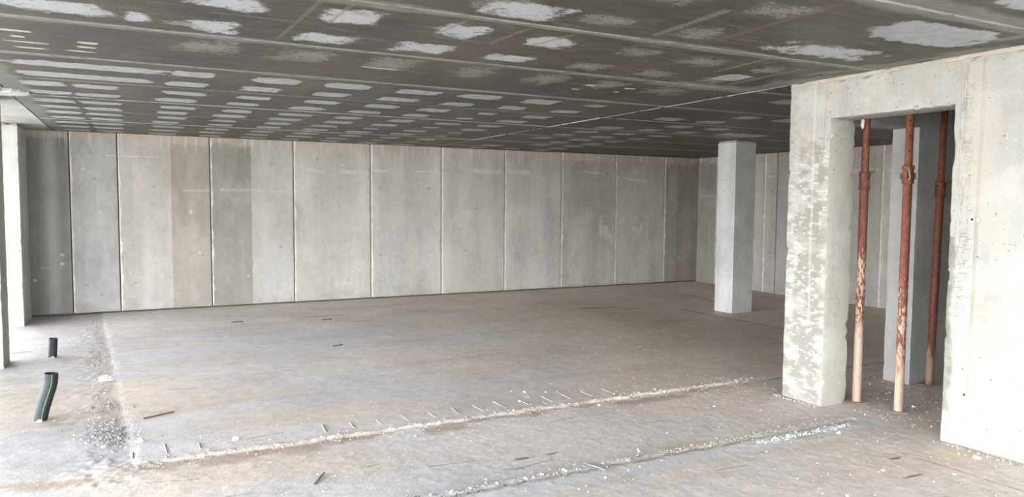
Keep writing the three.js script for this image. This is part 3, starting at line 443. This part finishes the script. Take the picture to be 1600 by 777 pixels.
// ---------------------------------------------------------------- conduits standing out of the floor
function conduit(points, r, label, stripeAngle) {
  const [b] = points, g = group('conduit_pipe', b[0], b[1], b[2]), curve = new THREE.CatmullRomCurve3(points.map((p) => new THREE.Vector3(p[0] - b[0], p[1] - b[1], p[2] - b[2])));
  const n = 150, m = 32, P = [], idx = [], fr = curve.computeFrenetFrames(n), X = new THREE.Vector3(1, 0, 0), L = curve.getLength();
  const ring = (t, rad) => { const c = curve.getPointAt(t), T = curve.getTangentAt(t), N = X.clone().addScaledVector(T, -X.dot(T)).normalize(), B = T.clone().cross(N); for (let k = 0; k < m; k++) { const a = k / m * Math.PI * 2; const q = c.clone().addScaledVector(N, Math.cos(a) * rad).addScaledVector(B, Math.sin(a) * rad); P.push(q.x, q.y, q.z); } };
  for (let i = 0; i <= n; i++) ring(i / n, r - 0.0007 * Math.pow(0.5 + 0.5 * Math.cos(i / n * L / 0.016 * Math.PI * 2), 2));
  for (let i = 0; i <= 12; i++) ring(1 - i / 12 * 0.6, r - 0.006);
  const R = n + 14; for (let i = 0; i + 1 < R; i++) for (let k = 0; k < m; k++) { const a = i * m + k, c = i * m + (k + 1) % m; idx.push(a, c, a + m, c, c + m, a + m); }
  const geo = new THREE.BufferGeometry(); geo.setAttribute('position', new THREE.Float32BufferAttribute(P, 3)); geo.setIndex(idx); geo.computeVertexNormals();
  mesh('corrugated_tube', geo, mat({ color: 0x182227, roughness: 0.62, side: THREE.DoubleSide }), g);
  const sp = [], si = []; for (let i = 0; i <= n; i++) { const t = i / n, c = curve.getPointAt(t), T = curve.getTangentAt(t), N = X.clone().addScaledVector(T, -X.dot(T)).normalize(), B = T.clone().cross(N); for (const s of [-1, 1]) { const a = stripeAngle + s * 0.05, q = c.clone().addScaledVector(N, Math.cos(a) * (r + 0.0012)).addScaledVector(B, Math.sin(a) * (r + 0.0012)); sp.push(q.x, q.y, q.z); } if (i < n) si.push(i * 2, i * 2 + 1, i * 2 + 2, i * 2 + 1, i * 2 + 3, i * 2 + 2); }
  const sg = new THREE.BufferGeometry(); sg.setAttribute('position', new THREE.Float32BufferAttribute(sp, 3)); sg.setIndex(si); sg.computeVertexNormals();
  const st = mesh('stripe', sg, mat({ color: 0x7f8c48, roughness: 0.6, side: THREE.DoubleSide }), g); st.userData.label = 'yellow-green stripe';
  const col = mesh('mortar_collar', rock(r * 0.5, 9, 0.5, 1), mortarWhite, g); col.position.set(0.012, floorHeight(b[0], b[2]) - b[1] + 0.004, r + 0.008);
  return tag(g, label, 'pipe', 'conduit pipes standing out of the floor');
}
conduit([[-0.655, -0.13, -6.43], [-0.635, -0.03, -6.44], [-0.603, 0.08, -6.46], [-0.578, 0.17, -6.47], [-0.571, 0.248, -6.47]], 0.046, 'taller curved dark conduit pipe with a yellow-green stripe, nearest on the left floor strip', -1.42);
conduit([[-0.797, -0.17, -9.17], [-0.79, -0.05, -9.17], [-0.785, 0.02, -9.17], [-0.783, 0.073, -9.17]], 0.042, 'short straight dark conduit stub further back on the left floor strip', -2.25);

// ---------------------------------------------------------------- loose things on the floor
function stick(x0, z0, x1, z1, r, color, name, label, category, flat = 1) {
  const y0 = floorHeight(x0, z0), y1 = floorHeight(x1, z1), L = Math.hypot(x1 - x0, z1 - z0), g = new THREE.CylinderGeometry(r, r * 0.9, L, 8, 6); g.rotateZ(Math.PI / 2);
  const p = g.attributes.position; for (let i = 0; i < p.count; i++) { p.setY(i, p.getY(i) * flat + Math.sin(p.getX(i) / L * 3) * r * 0.5); p.setZ(i, p.getZ(i) + (vn(p.getX(i) * 30, 1, 3) - 0.5) * r); } g.computeVertexNormals();
  const m = mesh(name, g, mat({ color }), null); m.position.set((x0 + x1) / 2, (y0 + y1) / 2 + r * flat * 0.8, (z0 + z1) / 2); m.rotation.set(0, Math.atan2(-(z1 - z0), x1 - x0), Math.atan2(y1 - y0, L)); return tag(m, label, category);
}
stick(0.04, -6.08, 0.255, -6.155, 0.0075, 0x6a4c3c, 'rebar_offcut', 'long rust-brown rod lying on the pale floor left of centre', 'rod');
stick(2.03, -8.43, 2.145, -8.41, 0.009, 0x2c2a2a, 'metal_strip', 'short black strip lying on the middle of the floor', 'strip', 0.7);
stick(2.385, -10.54, 2.52, -10.5, 0.009, 0x35322f, 'metal_strip', 'short dark strip on the far floor, right of the other far one', 'strip', 0.7);
stick(1.2, -10.86, 1.355, -10.81, 0.009, 0x3a3632, 'metal_strip', 'short dark strip on the far floor near the back wall at left', 'strip', 0.7);
stick(4.40, -3.0, 4.46, -2.86, 0.0045, 0x8e826e, 'wood_sliver', 'pale splinter of wood by the dark line before the core wall', 'splinter');
stick(2.49, -3.8, 2.52, -3.6, 0.006, 0x8a8078, 'wire_offcut', 'thin bent wire lying across the pale strip in the foreground', 'wire');
stick(0.9, -4.2, 0.99, -4.35, 0.006, 0x6f675e, 'wire_offcut', 'short dark twig-like wire on the near floor at left', 'wire');
stick(-1.35, -9.55, -1.02, -9.62, 0.006, 0xcfc8bd, 'wood_sliver', 'thin white stick on the floor beside the left column', 'splinter');

{ // ends of the slab mesh that stick out of the rough edge
  const rs = rng(77), geo = new THREE.CylinderGeometry(0.0045, 0.0055, 0.2, 8, 3); geo.rotateX(Math.PI / 2); const m0 = mat({ color: 0x9c9388 }); let first = null;
  for (let n = 0; n < 19; n++) {
    const x = -0.03 + n * 0.204 + (rs() - 0.5) * 0.03, L = 0.6 + 0.55 * rs(); if (n > 2 && n < 6) continue;
    const o = first ? first.clone() : (first = mesh('mesh_wire', geo, m0, null)); if (o !== first) { o.name = numbered('mesh_wire'); scene.add(o); }
    const z = -5.13 - 0.1 * L; o.position.set(x, floorHeight(x, z) + 0.001, z); o.rotation.set((rs() - 0.5) * 0.02, (rs() - 0.5) * 0.15, 0); o.scale.z = L;
    tag(o, 'dusty end of reinforcing wire lying across the rough edge of the middle floor', 'wire', 'wire ends along the rough floor edge');
  }
}
const chipMat = mat({ color: 0xdedbd4 });
function lump(x, z, r, flat, seed, label, grp) { const m = mesh('mortar_lump', rock(r, seed, flat, r > 0.03 ? 2 : 1), chipMat, null); m.position.set(x, floorHeight(x, z) + r * flat * 0.45, z); m.rotation.y = seed; return tag(m, label, 'lump', grp); }
lump(-0.25, -7.66, 0.055, 0.6, 3, 'large white mortar lump on the line behind the curved pipe');
lump(0.017, -5.49, 0.022, 0.7, 4, 'white lump near the corner of the rough floor edge');
lump(0.588, -5.235, 0.022, 0.8, 5, 'white lump just behind the rough edge, left of centre');
for (const [i, [x, z, r]] of [[2.8, -5.25, 0.013], [2.98, -5.5, 0.012], [3.14, -5.41, 0.009], [3.35, -4.9, 0.012], [2.31, -3.73, 0.011], [2.59, -3.74, 0.01], [2.45, -3.51, 0.008], [4.43, -3.48, 0.014], [4.03, -2.84, 0.011], [3.49, -2.67, 0.01], [5.6, -3.7, 0.012], [4.1, -5.0, 0.014], [4.17, -4.45, 0.01], [4.35, -2.6, 0.009]].entries()) lump(x, z, r, 0.7, 20 + i, 'small white chip of mortar lying on the dusty floor', 'small white chips scattered on the floor');
lump(4.78, -2.72, 0.022, 0.7, 51, 'pale stone at the foot of the bright core wall'); 

function crumbs(name, label, count, seed, place, tone) { // broken concrete nobody could count
  const r = rng(seed), geo = rock(1, seed, 0.7, 0), im = new THREE.InstancedMesh(geo, mat({ color: 0xffffff }), count), M = new THREE.Matrix4(), q = new THREE.Quaternion(), e = new THREE.Euler(), c = new THREE.Color();
  for (let i = 0; i < count; i++) {
    const [x, z, s] = place(r, i); e.set(r() * 6, r() * 6, r() * 6); q.setFromEuler(e);
    M.compose(new THREE.Vector3(x, floorHeight(x, z) + s * 0.25, z), q, new THREE.Vector3(s, s * (0.6 + 0.4 * r()), s * (0.7 + 0.5 * r()))); im.setMatrixAt(i, M);
    const k = 0.75 + 0.5 * r(); c.setRGB(tone[0] * k, tone[1] * k, tone[2] * k); im.setColorAt(i, c);
  }
  im.name = name; im.castShadow = im.receiveShadow = true; scene.add(im); im.userData = { kind: 'stuff', label, category: 'rubble' }; return im;
}
const gauss = (r) => (r() + r() + r() - 1.5) / 1.5;
crumbs('edge_rubble', 'crumbs of concrete along the rough edge across the middle of the floor', 1000, 701, (r) => { const x = -0.1 + 5.3 * r(), j = (fbm(x * 6, E1 * 6, 2, 203) - 0.5) * 0.05; return [x, E1 - j + gauss(r) * (r() < 0.6 ? 0.05 : 0.25), 0.0025 + 0.009 * Math.pow(r(), 4)]; }, [0.30, 0.285, 0.26]);
crumbs('strip_rubble', 'crumbs of concrete along the left edge of the middle floor', 900, 703, (r) => { const c = r(), z = c < 0.45 ? -5.75 + 0.6 * gauss(r) : c < 0.6 ? -6.6 + 0.25 * gauss(r) : -12.3 + 7 * r(); return [VL(z) - 0.12 + gauss(r) * (0.1 + 0.14 * (z > -6.6 ? 1 : 0.3)), Math.min(z, -5.05), 0.003 + 0.012 * Math.pow(r(), 3)]; }, [0.30, 0.295, 0.285]);
crumbs('foreground_rubble', 'crumbs of concrete along the front floor edge', 650, 705, (r) => { const x = 1.1 + 3.6 * r(); return [x, E2 - 0.03 + gauss(r) * (r() < 0.6 ? 0.04 : 0.12), 0.003 + 0.010 * Math.pow(r(), 3) * (x < 2.4 ? 1.3 : 1)]; }, [0.29, 0.275, 0.255]);
crumbs('white_rubble', 'white mortar crumbs spilled at the end of the front floor edge', 240, 707, (r) => [3.75 + 0.95 * r(), -3.585 + gauss(r) * 0.06, 0.003 + 0.009 * Math.pow(r(), 2)], [0.5, 0.51, 0.51]);
crumbs('scattered_grit', 'grit scattered over the floor', 1600, 709, (r) => { const near = r() < 0.6, x = near ? -1.1 + 5.9 * r() : -1.3 + 10 * r(), z = near ? -5.6 + 3.4 * r() : -11.5 + 6.2 * r(); return [x, z, 0.002 + 0.007 * Math.pow(r(), 3)]; }, [0.36, 0.34, 0.315]);
crumbs('wall_rubble', 'grit along the foot of the core wall and in the opening', 900, 711, (r) => r() < 0.5 ? [CORE - 0.03 - Math.abs(gauss(r)) * 0.06, r() < 0.75 ? -3.07 + 1.2 * r() : -4.5 + 0.45 * r(), 0.003 + 0.01 * Math.pow(r(), 2.5)] : [5.0 + 1.25 * r(), -4.7 + 1.6 * r(), 0.002 + 0.008 * Math.pow(r(), 3)], [0.40, 0.37, 0.33]);

renderer.render(scene, camera);
